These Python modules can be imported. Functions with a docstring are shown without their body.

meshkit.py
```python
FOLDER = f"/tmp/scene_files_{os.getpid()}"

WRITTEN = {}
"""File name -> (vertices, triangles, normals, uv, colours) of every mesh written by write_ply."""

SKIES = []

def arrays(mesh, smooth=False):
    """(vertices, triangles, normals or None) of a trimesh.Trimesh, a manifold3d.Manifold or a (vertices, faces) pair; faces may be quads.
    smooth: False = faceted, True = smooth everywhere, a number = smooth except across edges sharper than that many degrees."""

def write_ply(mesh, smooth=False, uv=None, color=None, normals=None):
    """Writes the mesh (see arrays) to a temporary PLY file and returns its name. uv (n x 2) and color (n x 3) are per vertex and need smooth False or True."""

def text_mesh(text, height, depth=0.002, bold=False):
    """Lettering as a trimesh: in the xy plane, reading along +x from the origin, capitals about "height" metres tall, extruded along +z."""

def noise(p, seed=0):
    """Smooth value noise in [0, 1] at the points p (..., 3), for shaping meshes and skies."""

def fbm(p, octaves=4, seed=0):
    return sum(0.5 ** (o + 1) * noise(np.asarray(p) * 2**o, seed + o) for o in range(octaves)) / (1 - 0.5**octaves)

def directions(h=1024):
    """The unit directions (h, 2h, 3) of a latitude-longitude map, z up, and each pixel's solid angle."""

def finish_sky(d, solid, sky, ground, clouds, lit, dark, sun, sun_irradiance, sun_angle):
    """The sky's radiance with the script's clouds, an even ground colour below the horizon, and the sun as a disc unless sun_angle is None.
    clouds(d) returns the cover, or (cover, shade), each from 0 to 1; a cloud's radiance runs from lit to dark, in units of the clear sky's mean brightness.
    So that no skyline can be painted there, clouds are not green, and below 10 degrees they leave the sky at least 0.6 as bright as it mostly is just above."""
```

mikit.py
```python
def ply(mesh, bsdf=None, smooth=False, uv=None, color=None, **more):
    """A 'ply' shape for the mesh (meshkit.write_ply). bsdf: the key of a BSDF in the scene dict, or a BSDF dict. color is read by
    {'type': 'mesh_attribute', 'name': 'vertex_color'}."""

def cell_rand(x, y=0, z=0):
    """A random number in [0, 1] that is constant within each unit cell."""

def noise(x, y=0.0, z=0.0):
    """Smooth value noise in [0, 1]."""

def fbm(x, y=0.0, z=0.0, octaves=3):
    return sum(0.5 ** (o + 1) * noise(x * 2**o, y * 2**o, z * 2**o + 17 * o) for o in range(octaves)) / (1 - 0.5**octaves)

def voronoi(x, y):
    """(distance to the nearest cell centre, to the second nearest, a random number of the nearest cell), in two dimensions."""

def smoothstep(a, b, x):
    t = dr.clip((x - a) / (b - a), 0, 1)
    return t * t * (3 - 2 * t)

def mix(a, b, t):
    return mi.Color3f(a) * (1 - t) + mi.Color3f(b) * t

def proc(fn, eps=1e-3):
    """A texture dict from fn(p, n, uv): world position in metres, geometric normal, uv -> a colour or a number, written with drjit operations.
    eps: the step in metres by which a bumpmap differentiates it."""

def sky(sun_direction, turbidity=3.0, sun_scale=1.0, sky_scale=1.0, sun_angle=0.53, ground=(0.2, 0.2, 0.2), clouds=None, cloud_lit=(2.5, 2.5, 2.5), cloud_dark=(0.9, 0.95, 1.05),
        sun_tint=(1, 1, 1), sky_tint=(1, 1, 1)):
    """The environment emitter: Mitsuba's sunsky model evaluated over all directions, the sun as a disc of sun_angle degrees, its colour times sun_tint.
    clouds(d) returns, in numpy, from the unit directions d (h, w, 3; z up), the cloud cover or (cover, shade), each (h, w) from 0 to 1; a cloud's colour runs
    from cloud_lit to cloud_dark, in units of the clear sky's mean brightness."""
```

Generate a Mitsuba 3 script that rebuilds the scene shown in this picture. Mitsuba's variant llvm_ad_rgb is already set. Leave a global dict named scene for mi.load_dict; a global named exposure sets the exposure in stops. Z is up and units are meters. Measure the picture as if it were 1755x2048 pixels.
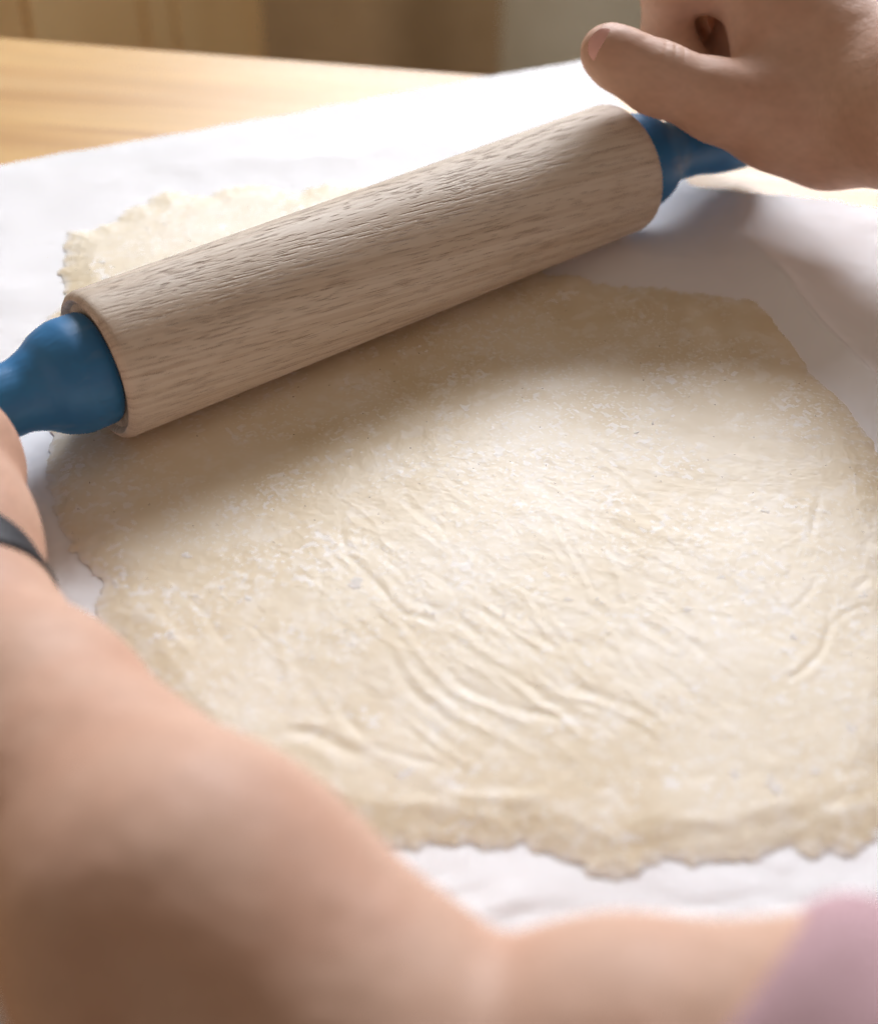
import math
import numpy as np
import trimesh
import drjit as dr
import mitsuba as mi
import mikit
import meshkit
from mikit import noise, fbm, smoothstep, mix, cell_rand
from shapely.geometry import Polygon, Point
import shapely

T = mi.ScalarTransform4f
scene, labels = {}, {}
rng = np.random.default_rng(7)

# ------------------------------------------------------------------ camera
scene['camera'] = {
    'type': 'thinlens', 'fov': 31.54, 'fov_axis': 'x',
    'aperture_radius': 0.0044, 'focus_distance': 0.485,
    'near_clip': 0.01, 'far_clip': 30.0,
    'to_world': T().look_at(origin=[-0.244764, -0.367614, 0.29835],
                            target=[-0.244764 + 0.444788, -0.367614 + 0.609782, 0.29835 - 0.655995], up=[0, 0, 1]),
}
exposure = 0.15

# ------------------------------------------------------------------ light: one tall window behind the table on the right, and a dim room
WIN_AZ, WIN_D = math.radians(44.0), 1.80
WC = np.array([math.cos(WIN_AZ) * WIN_D, math.sin(WIN_AZ) * WIN_D, 1.22])
WIN_W, WIN_H = 1.25, 0.66
WIN_L = 29.5
win_n = -np.array([math.cos(WIN_AZ), math.sin(WIN_AZ), 0.0])
win_u = np.array([-math.sin(WIN_AZ), math.cos(WIN_AZ), 0.0])
scene['room_light'] = {'type': 'constant', 'radiance': {'type': 'rgb', 'value': [0.240, 0.196, 0.158]}}


# ------------------------------------------------------------------ helpers
def rgb(*c):
    return {'type': 'rgb', 'value': list(c)}


def ref(k):
    return {'type': 'ref', 'id': k}


def principled(key, color, roughness=0.5, bump=None, bump_scale=1.0, **more):
    d = {'type': 'principled', 'base_color': color if isinstance(color, dict) else rgb(*color),
         'roughness': roughness, **more}
    if bump is not None:
        d = {'type': 'bumpmap', 'arbitrary': bump, 'scale': bump_scale, 'bsdf': d}
    scene[key] = {'type': 'twosided', 'bsdf': d}


def put(key, mesh, bsdf, smooth=30, label=None, category=None, group=None, kind=None, **kw):
    scene[key] = mikit.ply(mesh, bsdf, smooth=smooth, **kw)
    e = {}
    if label:
        e['label'] = label
    if category:
        e['category'] = category
    if group:
        e['group'] = group
    if kind:
        e['kind'] = kind
    if e:
        labels[key] = e


def thing(key, label, category, group=None):
    labels[key] = {'label': label, 'category': category}
    if group:
        labels[key]['group'] = group


def box(lo, hi, bevel=0.002):
    """A box with chamfered edges: hull of three inset boxes."""
    lo, hi = np.array(lo, float), np.array(hi, float)
    pts = []
    for k in range(3):
        a, b = lo + bevel, hi - bevel
        a[k], b[k] = lo[k], hi[k]
        for c in np.ndindex(2, 2, 2):
            pts.append([(a, b)[c[i]][i] for i in range(3)])
    return trimesh.convex.convex_hull(np.array(pts))


def frame_mesh(mesh, o, x, y, z):
    """The mesh moved from local axes to the axes x, y, z standing at o."""
    m = mesh.copy()
    m.vertices = np.asarray(o) + m.vertices @ np.array([x, y, z])
    if np.linalg.det(np.array([x, y, z])) < 0:
        m.invert()
    return m


def lathe(profile, n=128):
    """Profile of (along, radius) turned about +x."""
    p = np.asarray(profile, float)
    a = np.arange(n) / n * 2 * np.pi
    v = np.stack([np.repeat(p[:, :1], n, 1), p[:, 1:] * np.cos(a), p[:, 1:] * np.sin(a)], -1).reshape(-1, 3)
    i, j = np.meshgrid(np.arange(len(p) - 1), np.arange(n), indexing='ij')
    q = np.stack([i * n + j, i * n + (j + 1) % n, (i + 1) * n + (j + 1) % n, (i + 1) * n + j], -1).reshape(-1, 4)
    f = np.vstack([q[:, [0, 2, 1]], q[:, [0, 3, 2]]])
    m = trimesh.Trimesh(v, f, process=False)
    return m


def spline(pts, n):
    from scipy.interpolate import PchipInterpolator
    p = np.asarray(pts, float)
    t = np.linspace(0, 1, n)
    s = np.linspace(0, 1, len(p))
    return np.stack([PchipInterpolator(s, p[:, k])(t) for k in range(p.shape[1])], -1)


class Field:
    """Distances on a regular grid; limbs are tapered capsules blended into it, then meshed with surface nets."""

    def __init__(self, lo, hi, h):
        self.lo, self.h = np.array(lo, float), h
        self.n = np.ceil((np.array(hi) - lo) / h).astype(int) + 1
        self.ax = [self.lo[k] + h * np.arange(self.n[k]) for k in range(3)]

    def new(self):
        return np.full(self.n, 0.06, np.float32)

    def limb(self, acc, pts, k=0.004, flat=None):
        for (p0, r0), (p1, r1) in zip(pts[:-1], pts[1:]):
            p0, p1 = np.array(p0, float), np.array(p1, float)
            m = max(r0, r1) + 0.022
            a = np.clip(np.floor((np.minimum(p0, p1) - m - self.lo) / self.h).astype(int), 0, self.n)
            b = np.clip(np.ceil((np.maximum(p0, p1) + m - self.lo) / self.h).astype(int) + 1, 0, self.n)
            if (b <= a).any():
                continue
            sl = tuple(slice(x, y) for x, y in zip(a, b))
            P = np.stack(np.meshgrid(*[self.ax[i][sl[i]] for i in range(3)], indexing='ij'), -1)
            d = p1 - p0
            t = np.clip(((P - p0) @ d) / max(d @ d, 1e-12), 0, 1)
            dist = np.linalg.norm(P - p0 - t[..., None] * d, axis=-1) - (r0 + (r1 - r0) * t)
            acc[sl] = smin(acc[sl], dist.astype(np.float32), k)
        return acc

    def points(self):
        return np.stack(np.meshgrid(*self.ax, indexing='ij'), -1)

    def mesh(self, v):
        ins = v < 0
        c = np.zeros(np.array(v.shape) - 1, np.int8)
        for o in np.ndindex(2, 2, 2):
            c += ins[tuple(slice(o[k], v.shape[k] - 1 + o[k]) for k in range(3))]
        cells = np.argwhere((c > 0) & (c < 8))
        ids = np.full(c.shape, -1, np.int64)
        ids[tuple(cells.T)] = np.arange(len(cells))
        s, w = np.zeros((len(cells), 3)), np.zeros(len(cells))
        corners = list(np.ndindex(2, 2, 2))
        for a in corners:
            for b in corners:
                if sum(b) - sum(a) == 1 and sum(abs(x - y) for x, y in zip(a, b)) == 1:
                    va, vb = v[tuple((cells + a).T)], v[tuple((cells + b).T)]
                    hit = (va < 0) != (vb < 0)
                    t = np.where(hit, va / np.where(hit, va - vb, 1), 0)[:, None]
                    s += np.where(hit[:, None], np.array(a) * (1 - t) + np.array(b) * t, 0)
                    w += hit
        verts = self.lo + self.h * (cells + s / w[:, None])
        faces = []
        for k in range(3):
            lo = [slice(1, n - 1) for n in v.shape]
            lo[k] = slice(0, v.shape[k] - 1)
            hi = list(lo)
            hi[k] = slice(1, v.shape[k])
            A, B = ins[tuple(lo)], ins[tuple(hi)]
            e = np.argwhere(A != B) + [x.start for x in lo]
            up = ins[tuple(e.T)]
            i, j = (k + 1) % 3, (k + 2) % 3
            q = []
            for di, dj in ((0, 0), (1, 0), (1, 1), (0, 1)):
                g = e.copy()
                g[:, i] -= di
                g[:, j] -= dj
                q.append(ids[tuple(g.T)])
            q = np.stack(q, 1)
            q[~up] = q[~up][:, ::-1]
            faces.append(q)
        q = np.vstack(faces)
        f = np.vstack([q[:, [0, 1, 2]], q[:, [0, 2, 3]]])
        m = trimesh.Trimesh(verts, f, process=False)
        trimesh.smoothing.filter_taubin(m, lamb=0.5, nu=0.52, iterations=12)
        return m


def smin(a, b, k):
    h = np.maximum(k - np.abs(a - b), 0) / k
    return np.minimum(a, b) - h * h * k * 0.25


# ------------------------------------------------------------------ materials
AX_Z = 0.0256           # height of the rolling pin's axis
TA = np.array([0.693, -0.721])    # direction of the table's long edge and of its grain
TN = np.array([-0.721, -0.693])   # from the far edge towards the near one


def table_color(p, n, uv):
    u = p.x * TA[0] + p.y * TA[1]
    v = p.x * TN[0] + p.y * TN[1]
    w = v + 0.006 * noise(u * 5, v * 9, 1.0)
    a = fbm(u * 7, w * 130, 3.0, 4)
    b = fbm(u * 3.0, w * 34, 9.0, 3)
    c = noise(u * 26, w * 520, 5.0)
    col = mix((0.66, 0.42, 0.175), (0.53, 0.30, 0.115), smoothstep(0.36, 0.72, b))
    col = mix(col, (0.46, 0.235, 0.10), smoothstep(0.52, 0.78, a) * 0.5)
    col = mix(col, (0.72, 0.50, 0.25), smoothstep(0.6, 0.9, noise(u * 4, w * 60, 2.0)) * 0.5)
    return col * (0.93 + 0.1 * c)


def table_rough(p, n, uv):
    u = p.x * TA[0] + p.y * TA[1]
    v = p.x * TN[0] + p.y * TN[1]
    return 0.33 + 0.10 * fbm(u * 12, v * 200, 4.0, 3)


principled('table_wood', mikit.proc(table_color), mikit.proc(table_rough), specular=0.33)


def roller_coords(p):
    th = dr.atan2(p.z - AX_Z, p.y) * 0.0234
    return p.x + th * 0.10, th - 0.10 * p.x


def pores(p):
    """Short dark beech flecks along the grain: 0 none, 1 the middle of a fleck."""
    s, t = roller_coords(p)
    out = mi.Float(0)
    for k, (ls, ws, dens) in enumerate(((0.0095, 0.0008, 0.15), (0.0060, 0.0006, 0.16), (0.013, 0.0010, 0.09), (0.0038, 0.00045, 0.12))):
        b = t / ws + 13.7 * k + 0.5 * noise(s * 120, t * 300, k)
        row = dr.floor(b)
        a = s / ls + cell_rand(row, k, 3) * 9.0
        col = dr.floor(a)
        keep = dr.select(cell_rand(col, row, k + 20) < dens * (0.3 + 1.3 * noise(s * 30, t * 160, 5.0)), 1.0, 0.0)
        x, y = (a - col - 0.5) * 2, (b - row - 0.5) * 2
        m = dr.maximum(1 - x * x, 0) * dr.maximum(1 - y * y * 1.4, 0)
        out = dr.maximum(out, keep * m * (0.35 + 0.65 * cell_rand(col, row, k + 40)))
    return out


def roller_color(p, n, uv):
    s, t = roller_coords(p)
    base = mix((0.61, 0.53, 0.435), (0.56, 0.47, 0.37), smoothstep(0.3, 0.75, fbm(s * 9, t * 130, 1.0, 4)))
    base = mix(base, (0.46, 0.355, 0.255), smoothstep(0.5, 0.85, fbm(s * 24, t * 900, 6.0, 3)) * 0.5)
    base = mix(base, (0.62, 0.55, 0.47), smoothstep(0.45, 0.8, fbm(p.x * 40, p.y * 60, p.z * 60, 3)) * 0.45)
    base = mix(base, (0.47, 0.375, 0.285), smoothstep(0.55, 0.8, noise(s * 7, t * 1300, 12.0)) * 0.45)
    return mix(base, (0.17, 0.085, 0.045), pores(p) * 0.36)


principled('roller_wood', mikit.proc(roller_color), 0.62, specular=0.3,
           bump=mikit.proc(lambda p, n, uv: -0.00028 * pores(p) + 0.00006 * noise(p.x * 200, p.y * 1800, p.z * 1800), eps=1.2e-4))


def blue_color(p, n, uv):
    d = smoothstep(0.62, 0.85, fbm(p.x * 130, p.y * 260, p.z * 260, 3))
    base = mix((0.020, 0.135, 0.32), (0.028, 0.175, 0.38), noise(p.x * 60, p.y * 200, p.z * 200))
    return mix(base, (0.20, 0.27, 0.34), d * 0.14)


principled('blue_paint', mikit.proc(blue_color), 0.42, specular=0.5,
           bump=mikit.proc(lambda p, n, uv: 0.00010 * noise(p.x * 120, p.y * 900, p.z * 900), eps=1.5e-4))


def dough_color(p, n, uv):
    base = mix((0.73, 0.645, 0.485), (0.665, 0.56, 0.38), smoothstep(0.35, 0.75, fbm(p.x * 38, p.y * 38, 2.0, 4)))
    base = mix(base, (0.77, 0.71, 0.60), smoothstep(0.50, 0.78, fbm(p.x * 260, p.y * 260, 3.0, 3)) * 0.55)
    grain = noise(p.x * 1150, p.y * 1150, 1.0)
    base = mix(base, (0.78, 0.75, 0.68), smoothstep(0.58, 0.92, grain) * smoothstep(0.25, 0.6, noise(p.x * 70, p.y * 70, 8.0)) * 0.7)
    spot = smoothstep(0.70, 0.80, noise(p.x * 620, p.y * 620, 4.0)) * smoothstep(0.50, 0.68, fbm(p.x * 75, p.y * 75, 5.0, 3))
    haze = smoothstep(0.50, 0.74, fbm(p.x * 34, p.y * 34, 12.0, 4)) * (0.25 + 0.5 * noise(p.x * 900, p.y * 900, 6.0))
    base = mix(base, (0.80, 0.765, 0.69), haze * 0.42)
    base = mix(base, (0.80, 0.78, 0.74), spot * 0.65)
    sx, sy = p.x * 260, p.y * 260
    i, j = dr.floor(sx), dr.floor(sy)
    dx, dy = sx - i - 0.2 - 0.6 * cell_rand(i, j, 11), sy - j - 0.2 - 0.6 * cell_rand(i, j, 12)
    dot = dr.select(cell_rand(i, j, 13) < 0.05, 1.0, 0.0) * smoothstep(0.085, 0.04, dr.sqrt(dx * dx + dy * dy))
    edge = smoothstep(0.0013, 0.0004, p.z + 0.0010 * (fbm(p.x * 420, p.y * 420, 9.0, 3) - 0.5))
    base = mix(base, (0.78, 0.755, 0.71), edge * 0.92)
    return mix(base, (0.22, 0.15, 0.09), dot * 0.75)


def dough_bump(p, n, uv):
    return 0.00007 * fbm(p.x * 420, p.y * 420, 2.0, 3) + 0.00007 * noise(p.x * 1150, p.y * 1150, 1.0)


principled('dough_skin', mikit.proc(dough_color), 0.52, specular=0.42, sheen=0.1,
           bump=mikit.proc(dough_bump, eps=1.5e-4))


def flour_color(p, n, uv):
    return mix((0.80, 0.78, 0.74), (0.74, 0.69, 0.59), noise(p.x * 700, p.y * 700, 2.0) * 0.5)


principled('flour_powder', mikit.proc(flour_color), 0.95, specular=0.1)
principled('paper_fibre', mikit.proc(lambda p, n, uv: mi.Color3f(0.84, 0.84, 0.845) * (0.96 + 0.05 * fbm(p.x * 60, p.y * 60, 1.0, 3))), 0.65, specular=0.18,
           bump=mikit.proc(lambda p, n, uv: 0.0004 * fbm(p.x * 110, p.y * 110, 1.0, 3) + 0.00004 * noise(p.x * 900, p.y * 900, 5.0), eps=2.5e-4))


def skin_color(p, n, uv):
    m = fbm(p.x * 55, p.y * 55, p.z * 55, 3)
    f = fbm(p.x * 420, p.y * 420, p.z * 420, 2)
    col = mix((0.535, 0.32, 0.225), (0.575, 0.37, 0.27), smoothstep(0.3, 0.7, m))
    return col * (0.93 + 0.14 * f)


def skin_bump(p, n, uv):
    c = (p.x - 0.1093) * -0.70 + (p.y + 0.008) * 0.62 + (p.z - 0.0617) * 0.35
    w = dr.exp(-dr.square(dr.norm(p - mi.Point3f(0.1093, -0.008, 0.0617)) / 0.017)) * (0.5 + noise(p.x * 400, p.y * 400, p.z * 400))
    cr = sum(dr.exp(-dr.square((c - o + 0.0012 * noise(p.x * 300, p.y * 300, p.z * 300)) / 0.0007)) for o in (-0.0042, -0.0005, 0.003))
    return -0.0004 * cr * w + 0.00012 * fbm(p.x * 700, p.y * 700, p.z * 700, 2) + 0.00022 * noise(p.x * 260, p.y * 260, p.z * 260) + 0.0005 * fbm(p.x * 90, p.y * 90, p.z * 90, 2)


principled('skin', mikit.proc(skin_color), 0.58, specular=0.25, sheen=0.2, bump=mikit.proc(skin_bump, eps=2.5e-4))
principled('nail', (0.74, 0.42, 0.36), 0.3, specular=0.5)
principled('band_rubber', (0.020, 0.021, 0.026), 0.5)
principled('pink_cloth', mikit.proc(lambda p, n, uv: mix((0.43, 0.275, 0.295), (0.48, 0.32, 0.34), fbm(p.x * 300, p.y * 300, p.z * 300, 2))), 0.9, sheen=0.5, specular=0.1)


def cabinet_color(p, n, uv):
    u = p.x * 0.808 - p.y * 0.589
    g = fbm(u * 26 + 0.5 * noise(u * 4, p.z * 3), p.z * 3, 7.0, 4)
    return mix((0.84, 0.62, 0.33), (0.76, 0.51, 0.24), smoothstep(0.3, 0.75, g))


principled('cabinet_wood', mikit.proc(cabinet_color), 0.4)


def floor_color(p, n, uv):
    u, v = p.x * 0.808 - p.y * 0.589, p.x * 0.589 + p.y * 0.808
    return mix((0.17, 0.10, 0.05), (0.11, 0.06, 0.03), fbm(u * 3, v * 40, 1.0, 3))


principled('floor_wood', mikit.proc(floor_color), 0.45)
for key_, ca, cb, tr_ in (('olive_cloth', (0.52, 0.465, 0.35), (0.46, 0.405, 0.29), 0.9), ('brown_cloth', (0.38, 0.265, 0.15), (0.32, 0.215, 0.115), 0.85)):
    scene[key_] = {'type': 'principledthin', 'base_color': mikit.proc(lambda p, n, uv, ca=ca, cb=cb: mix(ca, cb, fbm(p.x * 90, p.y * 90, p.z * 40, 3))),
                   'roughness': 0.9, 'diff_trans': tr_}
principled('white_paint', (0.8, 0.8, 0.78), 0.5)
scene['glass_glow'] = {'type': 'diffuse', 'reflectance': rgb(0.1, 0.1, 0.1)}


# ------------------------------------------------------------------ the setting: floor, window
FZ = -0.74
put('floor', box([-3, -3, FZ - 0.05], [3.5, 3.5, FZ], 0.004), 'floor_wood', smooth=False, kind='structure', label='dark brown wooden floor behind the table')
thing('window', 'tall daylight window that lights the table from behind the hand', 'window')
Zv = np.array([0, 0, 1.0])
hw, hh = WIN_W / 2, WIN_H / 2
pane = trimesh.Trimesh(np.array([WC + win_u * sx * hw + Zv * sz * hh for sx, sz in ((-1, -1), (1, -1), (1, 1), (-1, 1))]), [[0, 1, 2], [0, 2, 3]], process=False)
if pane.face_normals[0] @ win_n < 0:
    pane.invert()
put('window__pane', pane, 'glass_glow', smooth=False)
scene['window__pane']['emitter'] = {'type': 'area', 'radiance': rgb(WIN_L * 0.98, WIN_L * 1.01, WIN_L * 1.09)}
fr = []
for a, b in (((-hw - 0.06, -0.03, -hh - 0.06), (-hw - 0.001, 0.03, hh + 0.06)), ((hw + 0.001, -0.03, -hh - 0.06), (hw + 0.06, 0.03, hh + 0.06)),
             ((-hw, -0.03, -hh - 0.06), (hw, 0.03, -hh - 0.001)), ((-hw, -0.03, hh + 0.001), (hw, 0.03, hh + 0.06))):
    fr.append(frame_mesh(box(a, b, 0.004), WC, win_u, win_n, Zv))
put('window__frame', trimesh.util.concatenate(fr), 'white_paint', smooth=False)

# ------------------------------------------------------------------ the table
TOP_T = 0.028
thing('table', 'varnished light wooden table under the parchment and the rolling pin', 'table')


def on_table(mesh):
    return frame_mesh(mesh, [0, 0, 0], [TA[0], TA[1], 0], [TN[0], TN[1], 0], [0, 0, 1])


U0, U1, N0, N1 = -0.78, 0.27, -0.197, 0.40
put('table__top', on_table(box([U0, N0, -TOP_T], [U1, N1, 0], 0.0035)), 'table_wood', smooth=False)
put('table__apron', on_table(trimesh.util.concatenate([
    box([U0 + 0.05, N0 + 0.04, -0.11], [U1 - 0.05, N0 + 0.06, -TOP_T - 0.001]), box([U0 + 0.05, N1 - 0.06, -0.11], [U1 - 0.05, N1 - 0.04, -TOP_T - 0.001]),
    box([U0 + 0.04, N0 + 0.061, -0.11], [U0 + 0.06, N1 - 0.061, -TOP_T - 0.001]), box([U1 - 0.06, N0 + 0.061, -0.11], [U1 - 0.04, N1 - 0.061, -TOP_T - 0.001])])), 'table_wood', smooth=False)
for k, (u, v) in enumerate(((U0 + 0.062, N0 + 0.062), (U1 - 0.112, N0 + 0.062), (U0 + 0.062, N1 - 0.112), (U1 - 0.112, N1 - 0.112))):
    put('table__leg' + (f'_{k:03d}' if k else ''), on_table(box([u, v, FZ], [u + 0.05, v + 0.05, -TOP_T - 0.002], 0.004)), 'table_wood', smooth=False)

# ------------------------------------------------------------------ far behind: wooden cabinet, curtain
CO = np.array([-0.245, -0.368, 0.0])
CR, CF = np.array([0.808, -0.589, 0.0]), np.array([0.589, 0.808, 0.0])


def behind(mesh):
    return frame_mesh(mesh, CO, CR, CF, [0, 0, 1])


KR, KF = np.array([0.866, 0.5, 0.0]), np.array([-0.5, 0.866, 0.0])


def cabinet_part(lo, hi, bevel):
    return frame_mesh(box(lo, hi, bevel), [0.373, 0.728, 0.0], KR, KF, [0, 0, 1])


thing('cabinet', 'honey brown wooden cabinet in the background past the table edge', 'cabinet')
put('cabinet__body', cabinet_part([-0.46, 0.022, FZ], [0.0, 0.36, 0.16], 0.004), 'cabinet_wood', smooth=False)
for k, (a, b) in enumerate(((-0.46, -0.301), (-0.2995, -0.171), (-0.1695, -0.131), (-0.1295, 0.0))):
    put('cabinet__board' + (f'_{k:03d}' if k else ''), cabinet_part([a, 0, FZ + 0.03], [b, 0.02, 0.158], 0.003), 'cabinet_wood', smooth=False)


def curtain_mesh(x0, x1, y0, freq, seed):
    """A hanging sheet with folds, thin as cloth."""
    u, w = np.meshgrid(np.linspace(0, 1, 240), np.linspace(0, 1, 60), indexing='ij')
    cx = x0 + (x1 - x0) * u
    cy = y0 + 0.016 * np.sin(cx * freq + 1.3 * np.sin(cx * 13 + seed)) + 0.010 * np.sin(cx * freq * 0.47 + w * 1.5 + seed) + 0.01 * w
    v = np.stack([cx, cy, FZ + 0.02 + 0.98 * w], -1).reshape(-1, 3)
    i, j = np.meshgrid(np.arange(239), np.arange(59), indexing='ij')
    q = np.stack([i * 60 + j, (i + 1) * 60 + j, (i + 1) * 60 + j + 1, i * 60 + j + 1], -1).reshape(-1, 4)
    return behind(trimesh.Trimesh(v, np.vstack([q[:, [0, 1, 2]], q[:, [0, 2, 3]]]), process=False))


put('curtain', curtain_mesh(-0.20, 0.075, 1.50, 24, 0.4), 'brown_cloth', smooth=True, label='dark brown curtain between the cabinet and the olive curtain', category='curtain')
put('curtain_001', curtain_mesh(0.060, 0.62, 1.42, 34, 2.0), 'olive_cloth', smooth=True, label='pale olive curtain behind the right thumb', category='curtain')

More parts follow.
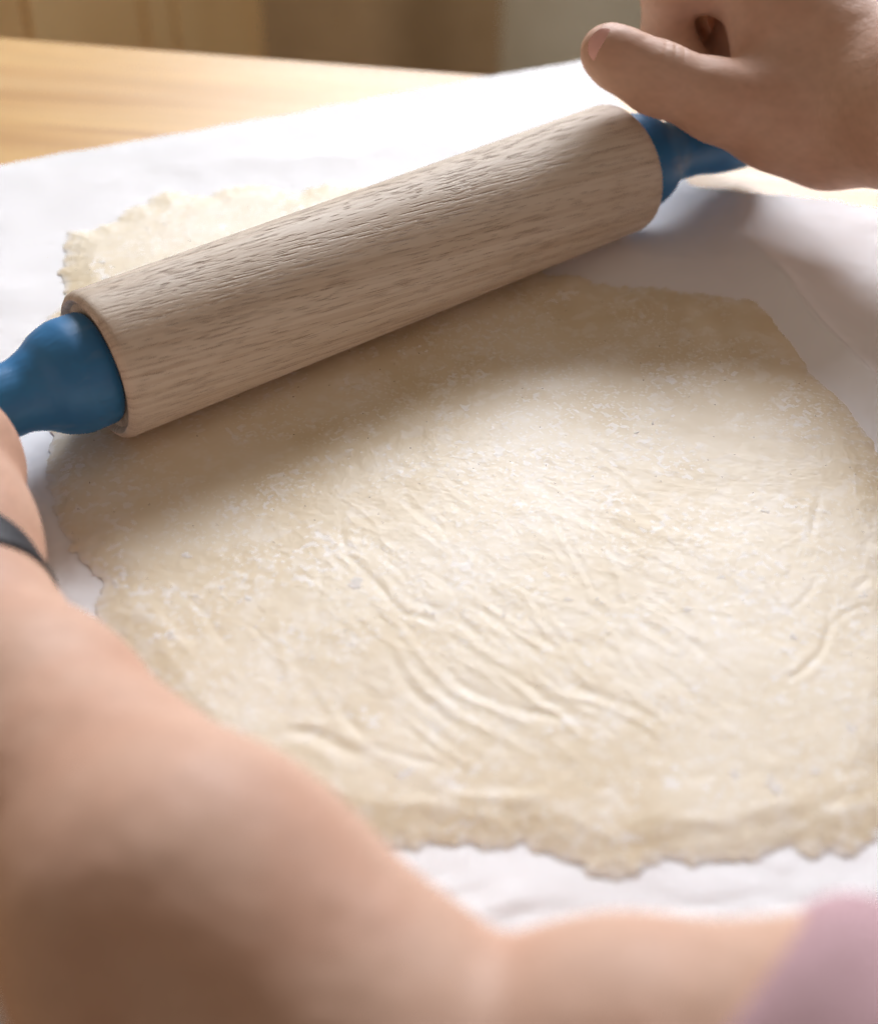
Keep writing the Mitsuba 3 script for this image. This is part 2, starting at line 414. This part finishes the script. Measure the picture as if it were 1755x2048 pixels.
# ------------------------------------------------------------------ dough outline (metres) and folds
STROKES = [
    ([[-560, -639], [-717, -829], [-755, -933], [-758, -1086], [-765, -1192], [-726, -1254], [-676, -1309]], 1.4, -0.9),
    ([[-783, -860], [-926, -1032], [-996, -1122]], 1.6, -0.4),
    ([[-1261, -1366], [-1214, -1397], [-1175, -1441], [-1149, -1524], [-1114, -1565]], 2.4, -1.3),
    ([[-1233, -1358], [-1164, -1412], [-1129, -1495], [-1080, -1555]], 2, 0.7),
    ([[-1116, -1508], [-1069, -1582], [-1020, -1661], [-983, -1694]], 1.6, -0.7),
    ([[-838, -1249], [-878, -1464], [-846, -1634], [-790, -1786]], 1.5, 0.9),
    ([[-865, -1253], [-907, -1465], [-883, -1642], [-830, -1776]], 1.5, -0.6),
    ([[-806, -1319], [-826, -1481], [-778, -1628], [-719, -1747]], 1.4, 0.9),
    ([[-774, -1376], [-790, -1518], [-749, -1612], [-699, -1731]], 1.3, -0.7),
    ([[-684, -1497], [-685, -1654], [-619, -1773]], 1.4, 0.9),
    ([[-655, -1512], [-656, -1648], [-601, -1772]], 1.2, -0.6),
    ([[-611, -1561], [-622, -1657], [-549, -1768], [-500, -1921]], 1.4, 0.9),
    ([[-597, -1637], [-522, -1756], [-455, -1909]], 1.2, -0.5),
    ([[-729, -1668], [-683, -1712], [-607, -1778]], 1.4, -0.8),
    ([[-681, -1306], [-673, -1449], [-633, -1589]], 1.6, 0.5),
    ([[-181, -1071], [-271, -1337], [-309, -1446]], 1.1, 0.5),
    ([[-171, -1092], [-254, -1349], [-298, -1454]], 1.1, -0.4),
    ([[-105, -1250], [-251, -1524], [-330, -1665]], 1.1, 0.6),
    ([[-438, -1400], [-468, -1531], [-485, -1653], [-512, -1784]], 1.2, 0.6),
    ([[-450, -1294], [-485, -1437], [-535, -1550]], 1.1, 0.5),
    ([[-315, -1526], [-386, -1659], [-429, -1824]], 1.2, 0.45),
    ([[508, -1517], [426, -1583], [345, -1644]], 1.2, -0.8),
    ([[530, -1603], [488, -1709], [398, -1812]], 1.8, -1.0),
    ([[224, -1822], [110, -1929], [14, -1978], [-56, -1988], [-116, -1984]], 1.3, -1.0),
    ([[297, -1936], [203, -1908], [103, -1935]], 1.1, -0.6),
    ([[366, -1847], [279, -1862]], 1.3, -0.8),
    ([[-115, -1666], [-82, -1719], [-52, -1755]], 1.0, -0.5),
    ([[266, -1754], [159, -1799], [46, -1817]], 1.2, -0.6),
    ([[275, -1472], [263, -1544], [206, -1659]], 1.2, 0.4),
    ([[145, -1563], [111, -1715], [90, -1773]], 1.0, 0.4),
    ([[-1164, -1760], [-1042, -1894], [-932, -2037], [-800, -2150]], 2.2, -0.7),
    ([[-1177, -1695], [-1052, -1808], [-972, -1918]], 2.0, 0.7),
    ([[-1043, -1756], [-936, -1853], [-810, -1926]], 2.0, 0.6),
    ([[-1015, -1757], [-912, -1842], [-808, -1904]], 1.8, -0.4),
    ([[-885, -2071], [-744, -2174], [-620, -2211], [-556, -2311]], 2.4, -0.8),
    ([[-610, -2200], [-457, -2294], [-258, -2347], [-182, -2365]], 2.5, -0.7),
    ([[19, -519], [144, -693], [209, -836]], 1.4, -0.3),
    ([[259, -776], [360, -946], [451, -1076]], 1.4, 0.3),
    ([[-1276, -728], [-1308, -871], [-1284, -1070]], 1.6, 0.4),
    ([[-1199, -784], [-1203, -901], [-1213, -1078]], 1.4, -0.4),
    ([[-945, -920], [-1108, -1132], [-1158, -1355]], 1.8, 0.35),
    ([[-980, -1270], [-1086, -1408], [-1100, -1540]], 1.5, -0.4),
    ([[-1053, -1239], [-1109, -1349], [-1122, -1484]], 1.5, 0.4),
    ([[-974, -1489], [-960, -1642], [-919, -1751]], 1.3, 0.6),
    ([[-683, -1442], [-665, -1588], [-604, -1675]], 1.2, -0.5),
]
OUTLINE = [[-940, 654], [-832, 765], [-618, 1187], [-513, 1133], [-349, 1171], [-161, 1243], [-90, 1097], [123, 1084], [237, 905], [357, 914], [486, 795], [734, 810], [647, -75], [716, -186], [752, -252], [883, -368], [985, -462], [1026, -571], [1117, -625], [1142, -744], [1062, -916], [989, -1075], [940, -1207], [861, -1436], [698, -1669], [406, -1978], [122, -2224], [-157, -2419], [-302, -2478], [-374, -2443], [-457, -2426], [-492, -2348], [-568, -2327], [-677, -2274], [-709, -2224], [-803, -2208], [-874, -2168], [-934, -2078], [-982, -2008], [-1054, -1929], [-1128, -1872], [-1209, -1825], [-1292, -1738], [-1386, -1579], [-1476, -1304], [-1467, -914], [-1444, -724], [-1422, -644], [-1353, -572], [-1353, -417], [-1352, -285], [-1280, -83], [-1216, 18], [-1164, 198], [-1116, 393], [-1044, 549]]
FLOUR = [[-795, -1030, 9], [-1124, -651, 7], [-1310, -618, 9], [-1333, -663, 6], [-1371, -879, 7], [-1323, -901, 6], [-1092, -899, 6], [-1106, -816, 5], [-300, -1477, 5], [-382, -1422, 5], [-689, -1237, 5], [-1080, -1662, 8], [-42, 328, 5], [-222, 302, 5], [-620, 872, 6], [-636, 782, 6], [-377, 992, 4], [-300, 981, 4], [-1241, -99, 12], [-1200, -114, 10], [-669, -957, 3], [-794, -568, 4], [324, -1481, 5], [33, -1597, 4], [-129, -1650, 5], [-698, -2199, 6], [-689, -2223, 6], [297, -1889, 6], [18, -1897, 5], [-556, -1362, 4], [-11, -397, 6], [-7, -225, 5], [-77, -210, 4], [76, -443, 4], [334, -975, 4], [271, -976, 4], [-924, -1164, 3], [-1049, -1187, 4], [-1160, -1216, 4], [-1195, -943, 4], [-1181, -810, 4], [-362, -2215, 8], [-88, -2188, 6], [-422, -2123, 6], [-261, -2250, 6]]

OUT = Polygon(np.array(OUTLINE) / 1e4)
t = np.linspace(0, OUT.exterior.length, 700, endpoint=False)
ring = np.array([OUT.exterior.interpolate(s).coords[0] for s in t])
for _ in range(3):
    ring = 0.5 * ring + 0.25 * (np.roll(ring, 1, 0) + np.roll(ring, -1, 0))
n3 = np.concatenate([ring, np.zeros((len(ring), 1))], 1)
nrm = np.roll(ring, -1, 0) - np.roll(ring, 1, 0)
nrm = np.stack([nrm[:, 1], -nrm[:, 0]], 1) / np.linalg.norm(nrm, axis=1, keepdims=True)
ring = ring + nrm * (0.0075 * (meshkit.fbm(n3 * 110, 3, 3) - 0.5) + 0.004 * (meshkit.fbm(n3 * 420, 3, 5) - 0.5))[:, None]
OUT = Polygon(ring).buffer(0)
if OUT.geom_type != 'Polygon':
    OUT = max(OUT.geoms, key=lambda g: g.area)


def inside_distance(xy, poly):
    """Signed distance to the outline, positive inside, and the index mask."""
    from scipy.spatial import cKDTree
    b = poly.exterior
    s = np.arange(0, b.length, 0.0004)
    pts = shapely.get_coordinates(shapely.line_interpolate_point(b, s))
    d = cKDTree(pts).query(xy)[0]
    ins = shapely.contains_xy(poly, xy[:, 0], xy[:, 1])
    return np.where(ins, d, -d)


def stroke_field(xy):
    from scipy.spatial import cKDTree
    out = np.zeros(len(xy))
    tree = cKDTree(xy)
    for pts, w, hgt in STROKES:
        p = spline(np.array(pts) / 1e4, 60)
        L = np.linalg.norm(p[-1] - p[0])
        near = np.unique(np.concatenate(tree.query_ball_point(p, 0.006)).astype(int))
        if not len(near):
            continue
        d, k = cKDTree(p).query(xy[near])
        s = k / 59.0
        wob = 0.75 + 0.5 * meshkit.noise(np.concatenate([p[k] * 300, np.zeros((len(k), 1))], 1), 3)
        ww = w * 0.001 * wob
        amp = hgt * 0.001 * np.clip(4 * s, 0, 1) * np.clip(4 * (1 - s), 0, 1)
        out[near] += amp * (np.exp(-(d / ww) ** 2 * 1.6) - 0.35 * np.exp(-((d - 1.7 * ww) / ww) ** 2))
    return out


H = 0.00065
lo, hi = ring.min(0) - 0.003, ring.max(0) + 0.003
nx, ny = np.ceil((hi - lo) / H).astype(int) + 1
gx, gy = np.meshgrid(lo[0] + H * np.arange(nx), lo[1] + H * np.arange(ny), indexing='ij')
xy = np.stack([gx.ravel(), gy.ravel()], 1)
p3 = np.concatenate([xy, np.zeros((len(xy), 1))], 1)
d = inside_distance(xy, OUT) + 0.0016 * (meshkit.fbm(p3 * 900, 2, 8) - 0.5)
# wrinkles run towards the camera's lower right; along (da) and across (db) them
da = xy @ np.array([0.10, -0.995])
db = xy @ np.array([0.995, 0.10])
wr = meshkit.fbm(np.stack([da * 55, db * 210, 0 * da], 1), 3, 11)
zone = np.exp(-(((xy[:, 0] + 0.035) / 0.065) ** 2 + ((xy[:, 1] + 0.135) / 0.07) ** 2))
z = 0.0019 + 0.0004 * (meshkit.fbm(p3 * 45, 3, 2) - 0.5)
z = z + zone * 0.0004 * (np.abs(wr - 0.5) * -2.6 + 0.4) * np.clip(2.2 * meshkit.fbm(p3 * 28, 2, 17) - 0.6, 0, 1)
rid = 0
for k_, (ax_, ay_, sx_, sy_) in enumerate(((0.25, -0.97, 38, 150), (0.62, -0.78, 45, 170), (-0.25, -0.97, 30, 120))):
    qa, qb = xy @ np.array([ax_, ay_]), xy @ np.array([-ay_, ax_])
    n_ = meshkit.fbm(np.stack([qa * sx_, qb * sy_, 0 * qa + k_], 1), 3, 50 + k_)
    rid = rid + (1 - np.abs(2 * n_ - 1)) ** 9 * np.clip(2.5 * meshkit.fbm(p3 * 22, 2, 60 + k_) - 0.75, 0, 1) * (1, 0.8, -0.8)[k_]
z = z + 0.00011 * rid * np.clip(0.35 + zone, 0, 1)
z = z + 0.00012 * (meshkit.fbm(p3 * 330, 3, 6) - 0.5) + 0.19 * stroke_field(xy)
lump = np.clip((d - 0.001) / 0.004, 0, 1)
rag = np.exp(-(d / 0.012) ** 2)
z = z + rag * 0.00028 * (meshkit.fbm(p3 * 190, 3, 14) - 0.45)
z = 0.0004 + np.clip(z, 0.0007, 1) * np.sqrt(np.clip(d / 0.011, 0, 1) ** 1.3)
# pressed down under the roller, and a low swell in front of it
R = 0.0234
roll_low = AX_Z - np.sqrt(np.clip(R * R - xy[:, 1] ** 2, 0, None)) - 0.0002
under = (np.abs(xy[:, 1]) < R) & (np.abs(xy[:, 0]) < 0.106)
z = z + 0.0008 * np.exp(-((xy[:, 1] + 0.020) / 0.007) ** 2) * (d > 0.004)
z = np.where(under, np.minimum(z, np.maximum(roll_low, 0.0006)), z)
keep = (d > 0).reshape(nx, ny)
idx = np.arange(nx * ny).reshape(nx, ny)
ok = keep[:-1, :-1] & keep[1:, :-1] & keep[1:, 1:] & keep[:-1, 1:]
a, b, c, e = idx[:-1, :-1][ok], idx[1:, :-1][ok], idx[1:, 1:][ok], idx[:-1, 1:][ok]
f = np.vstack([np.stack([a, b, c], 1), np.stack([a, c, e], 1)])
dm = trimesh.Trimesh(np.concatenate([xy, z[:, None]], 1), f, process=False)
used = np.zeros(len(xy), bool)
used[f.ravel()] = True
dm.update_vertices(used)
dough_z = (lo, H, z.reshape(nx, ny))
put('dough', dm, 'dough_skin', smooth=True, label='thin wrinkled sheet of pale rolled dough lying on the parchment', category='dough')

# flour: small flat crusts lying on the dough
fl = []
for x, y, s in FLOUR:
    for _ in range(3 if s > 5 else 2):
        cxy = np.array([x, y]) / 1e4 + rng.normal(0, 0.0011, 2) * (s / 6)
        rad = s * 0.00022 * rng.uniform(0.5, 1.0)
        m = trimesh.creation.icosphere(2, 1.0)
        v = m.vertices
        bump = 0.65 + 0.7 * meshkit.fbm(v * 2.2 + rng.uniform(0, 90, 3), 3)
        ang, asp = rng.uniform(0, np.pi), rng.uniform(0.4, 0.9)
        v = v * bump[:, None] * np.array([rad, rad * asp, 0.00013])
        ca, sa = np.cos(ang), np.sin(ang)
        v = v @ np.array([[ca, sa, 0], [-sa, ca, 0], [0, 0, 1]])
        iz = np.clip(((cxy - lo) / H).astype(int), 0, [nx - 1, ny - 1])
        fl.append(trimesh.Trimesh(v + [*cxy, z.reshape(nx, ny)[iz[0], iz[1]] + 0.00002], m.faces, process=False))
put('flour', trimesh.util.concatenate(fl), 'flour_powder', smooth=True, label='white flecks of flour scattered over the dough', category='flour', kind='stuff')

# ------------------------------------------------------------------ the parchment paper
E1, E2 = np.array([0.966, -0.259]), np.array([-0.316, -0.949])
TR = np.array([0.184, 0.112])
PW, PL = 0.295, 0.47
EXT = 0.15                                          # the sheet goes on to the right beyond a soft fold
na, nb = 350, 380
ga, gb = np.meshgrid(np.linspace(0, PW + EXT, na), np.linspace(0, PL, nb), indexing='ij')
pxy = TR + (ga.ravel()[:, None] - PW) * E1 + gb.ravel()[:, None] * E2
ga, gb = ga.ravel(), gb.ravel()
pp = np.concatenate([pxy, np.zeros((len(pxy), 1))], 1)
pd = -inside_distance(pxy, OUT)
free = np.clip(pd / 0.02, 0, 1) ** 1.5
pz = 0.0003 + free * 0.0016 * meshkit.fbm(pp * 24, 3, 21)
r = PW - ga + 0.006 * (meshkit.fbm(np.stack([gb * 14, 0 * gb, 0 * gb], 1), 2, 40) - 0.5)     # distance left of the fold
along = np.clip((gb - 0.135) / 0.05, 0, 1) * np.clip((0.36 - gb) / 0.08, 0, 1)
fold = np.where(r > 0, np.clip(1 - r / 0.017, 0, 1) ** 1.5, np.exp(r / 0.010))
pz += along * 0.0068 * fold + (r < 0) * 0.0012 * meshkit.fbm(pp * 60, 2, 45) * np.clip(-r / 0.01, 0, 1)
pz += 0.002 * np.exp(-(gb / 0.02) ** 2) * np.clip(ga / PW, 0, 1) * (ga < PW + 0.02)
nearz = np.clip((gb - 0.33) / 0.03, 0, 1) * np.clip(pd / 0.025, 0, 1) * np.clip((PW + 0.01 - ga) / 0.06, 0.25, 1)
cr = meshkit.fbm(np.stack([pxy @ E1 * 20, pxy @ E2 * 60, 0 * ga], 1), 3, 31)
pz += nearz * 0.0075 * np.abs(cr - 0.5) * 2 + nearz * 0.0009 * meshkit.fbm(pp * 160, 2, 33)
tear = 0.0032 * (meshkit.fbm(np.stack([ga * 90, 0 * ga, 0 * ga], 1), 4, 43) - 0.5) * np.exp(-gb / 0.01)
pxy = pxy + E2 * tear[:, None]
rim = 0.110 + (ga - PW) * 0.72 + 0.006 * (meshkit.fbm(np.stack([ga * 60, 0 * ga, 0 * ga], 1), 3, 47) - 0.5)
keep = (ga <= PW + 1e-4) | (gb >= rim)
i, j = np.meshgrid(np.arange(na - 1), np.arange(nb - 1), indexing='ij')
q = np.stack([i * nb + j, i * nb + j + 1, (i + 1) * nb + j + 1, (i + 1) * nb + j], -1).reshape(-1, 4)
q = q[keep[q].all(1)]
pm = trimesh.Trimesh(np.concatenate([pxy, pz[:, None]], 1), np.vstack([q[:, [0, 1, 2]], q[:, [0, 2, 3]]]), process=False)
pm.remove_unreferenced_vertices()
put('parchment_paper', pm, 'paper_fibre', smooth=True, label='large white sheet of parchment paper on the table under the dough', category='paper')

# ------------------------------------------------------------------ the rolling pin
thing('rolling_pin', 'wooden rolling pin with blue handles lying across the dough', 'rolling pin')
HL = 0.1044
prof = [(-HL + 0.0018, 0.001), (-HL + 0.0018, 0.0196), (-HL + 0.0006, 0.0203), (-HL, 0.0212), (-HL + 0.0003, 0.0221), (-HL + 0.0012, 0.0230), (-HL + 0.0028, R)]
xs = np.linspace(-HL + 0.006, HL - 0.006, 90)
prof = prof + [(x, R) for x in xs] + [(-x, r_) for x, r_ in prof[::-1]]
rm = lathe(prof, 160)
rm.vertices += [0, 0, AX_Z]
put('rolling_pin__roller', rm, 'roller_wood', smooth=35)
hp = spline([(0.0, 0.0168), (0.002, 0.0176), (0.0085, 0.0177), (0.015, 0.0160), (0.021, 0.0126), (0.027, 0.0110), (0.036, 0.0112), (0.048, 0.0132), (0.060, 0.0140), (0.070, 0.0122), (0.076, 0.0075), (0.0775, 0.0004)], 70)
hp = np.vstack([[(0.0, 0.0005)], hp])
for key, side, droop in (('rolling_pin__handle', -1, 0.0), ('rolling_pin__handle_001', 1, math.radians(4.5))):
    h = lathe(hp, 96)
    h.vertices = h.vertices @ trimesh.transformations.rotation_matrix(droop, [0, 1, 0.35])[:3, :3].T
    if side < 0:
        h.vertices = h.vertices * [-1, 1, 1]
        h.invert()
    h.vertices += [side * (HL - 0.0012), 0, AX_Z]
    put(key, h, 'blue_paint', smooth=40)

# ------------------------------------------------------------------ the person
thing('person', 'person in a pink top rolling dough with both bare arms and dark wristband', 'person')
arms = []
# right arm: thumb laid along the pin, fingers curled behind the handle
F = Field([0.075, -0.49, -0.005], [0.35, 0.085, 0.225], 0.0017)
mass = F.new()
WR, EL, SH = (0.1720, -0.0790, 0.0610), (0.290, -0.245, 0.150), (0.215, -0.435, 0.170)
MID = (0.262, -0.330, 0.155)
thumb = [((0.1611, -0.0442, 0.0433), 0.0205), ((0.1442, -0.0330, 0.0478), 0.0180), ((0.1261, -0.0235, 0.0541), 0.0132), ((0.1093, -0.0080, 0.0617), 0.0114), ((0.1003, 0.0020, 0.0675), 0.0098), ((0.0978, 0.0052, 0.0695), 0.0085)]
F.limb(mass, [(WR, 0.0265), ((0.1611, -0.0442, 0.0433), 0.0205)], 0.02)
st = np.array([0.0145, 0.0098, -0.0045])
IM = np.array([0.1664, 0.0, 0.0804])
F.limb(mass, [((0.152, -0.030, 0.052), 0.0175), (IM, 0.0150)], 0.012)
for k in range(4):
    F.limb(mass, [(WR, 0.0165), (IM + st * k * 0.9, 0.0140 - 0.0008 * k)], 0.014)
F.limb(mass, [((0.172, -0.050, 0.055), 0.019), (IM + st * 1.5 + [0.006, -0.008, -0.010], 0.016)], 0.012)
F.limb(mass, [((0.170, 0.009, 0.055), 0.0125), ((0.183, 0.012, 0.060), 0.014), (tuple(IM + st * 2), 0.013)], 0.008)
th = F.limb(F.new(), thumb, 0.006)
fing = F.new()
for k in range(4):
    o = st * k
    L = (1.0, 1.08, 1.05, 0.95)[k]
    base = IM + o
    pip = base + (np.array([0.1412, 0.0219, 0.0762]) - IM) * L
    dip = pip + np.array([0.0004, -0.0008, -0.0185]) * L
    tip = dip + np.array([0.0010, -0.0165, -0.0105]) * L
    fr_ = F.limb(F.new(), [(base, 0.0118 - 0.0006 * k), (pip, 0.0102 - 0.0004 * k), (dip, 0.0092 - 0.0004 * k), (tip, 0.0080 - 0.0004 * k)], 0.003)
    fing = smin(fing, fr_, 0.0012)
hand = smin(smin(mass, th, 0.009), fing, 0.006)
arm = F.limb(F.new(), [(WR, 0.0265), ((0.222, -0.150, 0.118), 0.0280), (EL, 0.0320), (MID, 0.034), (SH, 0.042)], 0.02)
arms.append(F.mesh(smin(hand, arm, 0.015)))
# left arm: fist round the left handle, forearm coming back to the camera
F = Field([-0.262, -0.49, -0.005], [-0.03, 0.065, 0.215], 0.0017)
WL, ELL, SHL = (-0.1834, -0.0910, 0.0331), (-0.1671, -0.2585, 0.0439), (-0.0621, -0.4505, 0.1379)
UAL = [((-0.1657, -0.2625, 0.0411), 0.0300), ((-0.1409, -0.2791, 0.0471), 0.0305), ((-0.1182, -0.3065, 0.0599), 0.0305), (SHL, 0.042)]
mass = F.limb(F.new(), [((-0.1834, -0.0910, 0.0331), 0.0215), ((-0.1742, -0.0533, 0.0286), 0.0220), ((-0.1619, -0.0188, 0.0263), 0.0225)], 0.016)
fing = F.new()
for k in range(4):
    x = -0.1600 - 0.0170 * k
    r = 0.0098 - 0.0005 * k
    s_ = (1, 1.05, 1.0, 0.9)[k]
    F.limb(mass, [((-0.1632, -0.0190, 0.0253), 0.017), ((x, -0.018, 0.058), 0.0125)], 0.012)
    fr_ = F.limb(F.new(), [((x, -0.018, 0.058), 0.0112), ((x, 0.020 * s_, 0.0560), r), ((x, 0.0270 * s_, 0.0330), r * 0.93), ((x + 0.001, 0.0160, 0.0140), r * 0.8)], 0.003)
    fing = smin(fing, fr_, 0.0012)
th = F.limb(F.new(), [((-0.184, -0.062, 0.040), 0.016), ((-0.170, -0.036, 0.030), 0.0125), ((-0.166, -0.020, 0.0150), 0.0100), ((-0.168, -0.004, 0.0095), 0.0085)], 0.005)
hand = smin(smin(mass, th, 0.008), fing, 0.005)
arm = F.limb(F.new(), [(WL, 0.0215), ((-0.1830, -0.1288, 0.0363), 0.0245), ((-0.1844, -0.2071, 0.0540), 0.0325), (ELL, 0.0318)], 0.012)
arm = smin(arm, F.limb(F.new(), UAL, 0.012), 0.003)
arms.append(F.mesh(smin(hand, arm, 0.012)))
# trunk under the top: shoulders, chest, neck stump
F = Field([-0.16, -0.68, -0.55], [0.34, -0.33, 0.30], 0.006)
tr = F.limb(F.new(), [((-0.04, -0.46, 0.13), 0.045), ((0.075, -0.49, 0.155), 0.055), ((0.19, -0.46, 0.13), 0.045)], 0.05)
for sx in (-1, 1):
    F.limb(tr, [((0.075 + 0.045 * sx, -0.50, 0.10), 0.08), ((0.075 + 0.040 * sx, -0.52, -0.20), 0.075), ((0.075 + 0.055 * sx, -0.53, -0.42), 0.085)], 0.05)
F.limb(tr, [((0.075, -0.49, 0.15), 0.045), ((0.075, -0.475, 0.25), 0.04)], 0.03)
arms.append(F.mesh(tr))
body = arms[0]
try:
    import manifold3d
    ms = [manifold3d.Manifold(manifold3d.Mesh(np.asarray(m.vertices, np.float32), np.asarray(m.faces, np.uint32))) for m in arms]
    u = ms[0] + ms[1] + ms[2]
    mm = u.to_mesh()
    body = trimesh.Trimesh(mm.vert_properties[:, :3], mm.tri_verts, process=False)
    if len(body.faces) < 1000:
        raise ValueError
except Exception:
    body = trimesh.util.concatenate(arms)
put('person__body', body, 'skin', smooth=True, label='bare hands and forearms with the right thumb laid along the pin')

# nail of the right thumb
tc, tt = np.array([0.0978, 0.0052, 0.0695]), np.array([-0.40, 0.48, 0.28])
tt = tt / np.linalg.norm(tt)
nn = np.array([-0.713, -0.13, 0.615])
nn = nn - tt * (nn @ tt)
nn = nn / np.linalg.norm(nn)
bb = np.cross(tt, nn)
uu, vv = np.meshgrid(np.linspace(-1, 1, 25), np.linspace(-1, 1, 25), indexing='ij')
sq = np.sqrt(np.clip(1 - 0.5 * vv ** 2, 0, 1))
uu2, vv2 = uu * np.sqrt(1 - 0.5 * vv ** 2), vv * np.sqrt(1 - 0.5 * uu ** 2)
ang = uu2 * 0.72
rad = 0.0092
nl = tc + tt * (0.0010 + 0.0062 * vv2)[..., None] + (nn * (rad * np.cos(ang) - 0.0009 * (vv2 > 0) * vv2 ** 2)[..., None] + bb * (rad * np.sin(ang))[..., None])
i, j = np.meshgrid(np.arange(24), np.arange(24), indexing='ij')
q = np.stack([i * 25 + j, i * 25 + j + 1, (i + 1) * 25 + j + 1, (i + 1) * 25 + j], -1).reshape(-1, 4)
top = nl.reshape(-1, 3)
nm = trimesh.Trimesh(np.vstack([top, top - nn * 0.0006]), np.vstack([q[:, [0, 1, 2]], q[:, [0, 2, 3]], q[:, [0, 2, 1]] + 625, q[:, [0, 3, 2]] + 625]), process=False)
put('person__thumb_nail', nm, 'nail', smooth=True)

# wristband
def band(center, axis, r, w, t, flat=1.0):
    a = np.asarray(axis, float) / np.linalg.norm(axis)
    prof = [(-w / 2, r), (-w / 2 + 0.0003, r + t * 0.7), (-w / 2 + 0.001, r + t), (w / 2 - 0.001, r + t), (w / 2 - 0.0003, r + t * 0.7), (w / 2, r), (w / 2 - 0.001, r - 0.0012), (-w / 2 + 0.001, r - 0.0012), (-w / 2, r)]
    m = lathe(prof, 96)
    y = np.cross(a, [0, 0, 1])
    y = y / np.linalg.norm(y)
    return frame_mesh(m, center, a, y, np.cross(a, y))


put('person__wristband', band([-0.1807, -0.08, 0.0328], [-0.096, -0.986, 0.134], 0.0222, 0.0185, 0.0017), 'band_rubber', smooth=35, label='dark grey band round the left wrist')

# pink top: sleeves and trunk, a shell a few millimetres off the body
def sleeve(chain, cut, normal, h):
    """A sleeve round the upper arm, ending in a hem that is turned up a little."""
    pts = np.array([p_ for p_, r_ in chain])
    G = Field(pts.min(0) - 0.06, pts.max(0) + 0.06, h)
    Q = G.points()
    v = G.limb(G.new(), [(p_, r_ + 0.0024) for p_, r_ in chain], 0.01)
    nz = np.asarray(normal) / np.linalg.norm(normal)
    off = (Q - cut) @ nz
    v = v - 0.0011 * np.exp(-((off - 0.0045) / 0.0035) ** 2) + 0.0024 * (meshkit.fbm(Q * [40, 40, 30], 3, 9) - 0.5)
    near_ = np.linalg.norm(Q - np.array(chain[0][0]), axis=-1) < 0.10
    return G.mesh(np.maximum(v, np.where(near_, -off, -1)).astype(np.float32))


tops = [sleeve(UAL[1:], np.array([-0.1279, -0.2911, 0.0905]), [0.263, -0.945, -0.319], 0.0025),
        sleeve([(EL, 0.032), (MID, 0.034), (SH, 0.042)], np.array(EL) * 0.6 + np.array(MID) * 0.4, np.array(MID) - np.array(EL), 0.0035)]
F = Field([-0.18, -0.70, -0.56], [0.37, -0.30, 0.26], 0.005)
P = F.points()
t2 = F.limb(F.new(), [((-0.04, -0.46, 0.13), 0.052), ((0.075, -0.49, 0.150), 0.060), ((0.19, -0.46, 0.13), 0.052)], 0.05)
for sx in (-1, 1):
    F.limb(t2, [((0.075 + 0.045 * sx, -0.50, 0.10), 0.087), ((0.075 + 0.040 * sx, -0.52, -0.20), 0.083), ((0.075 + 0.055 * sx, -0.53, -0.45), 0.093)], 0.05)
sh = t2 + 0.0022 * (meshkit.fbm(P * [30, 30, 22], 2, 5).astype(np.float32) - 0.5) * 2
tops.append(F.mesh(sh))
put('person__top', trimesh.util.concatenate(tops), 'pink_cloth', smooth=True, label='pink short sleeved top')
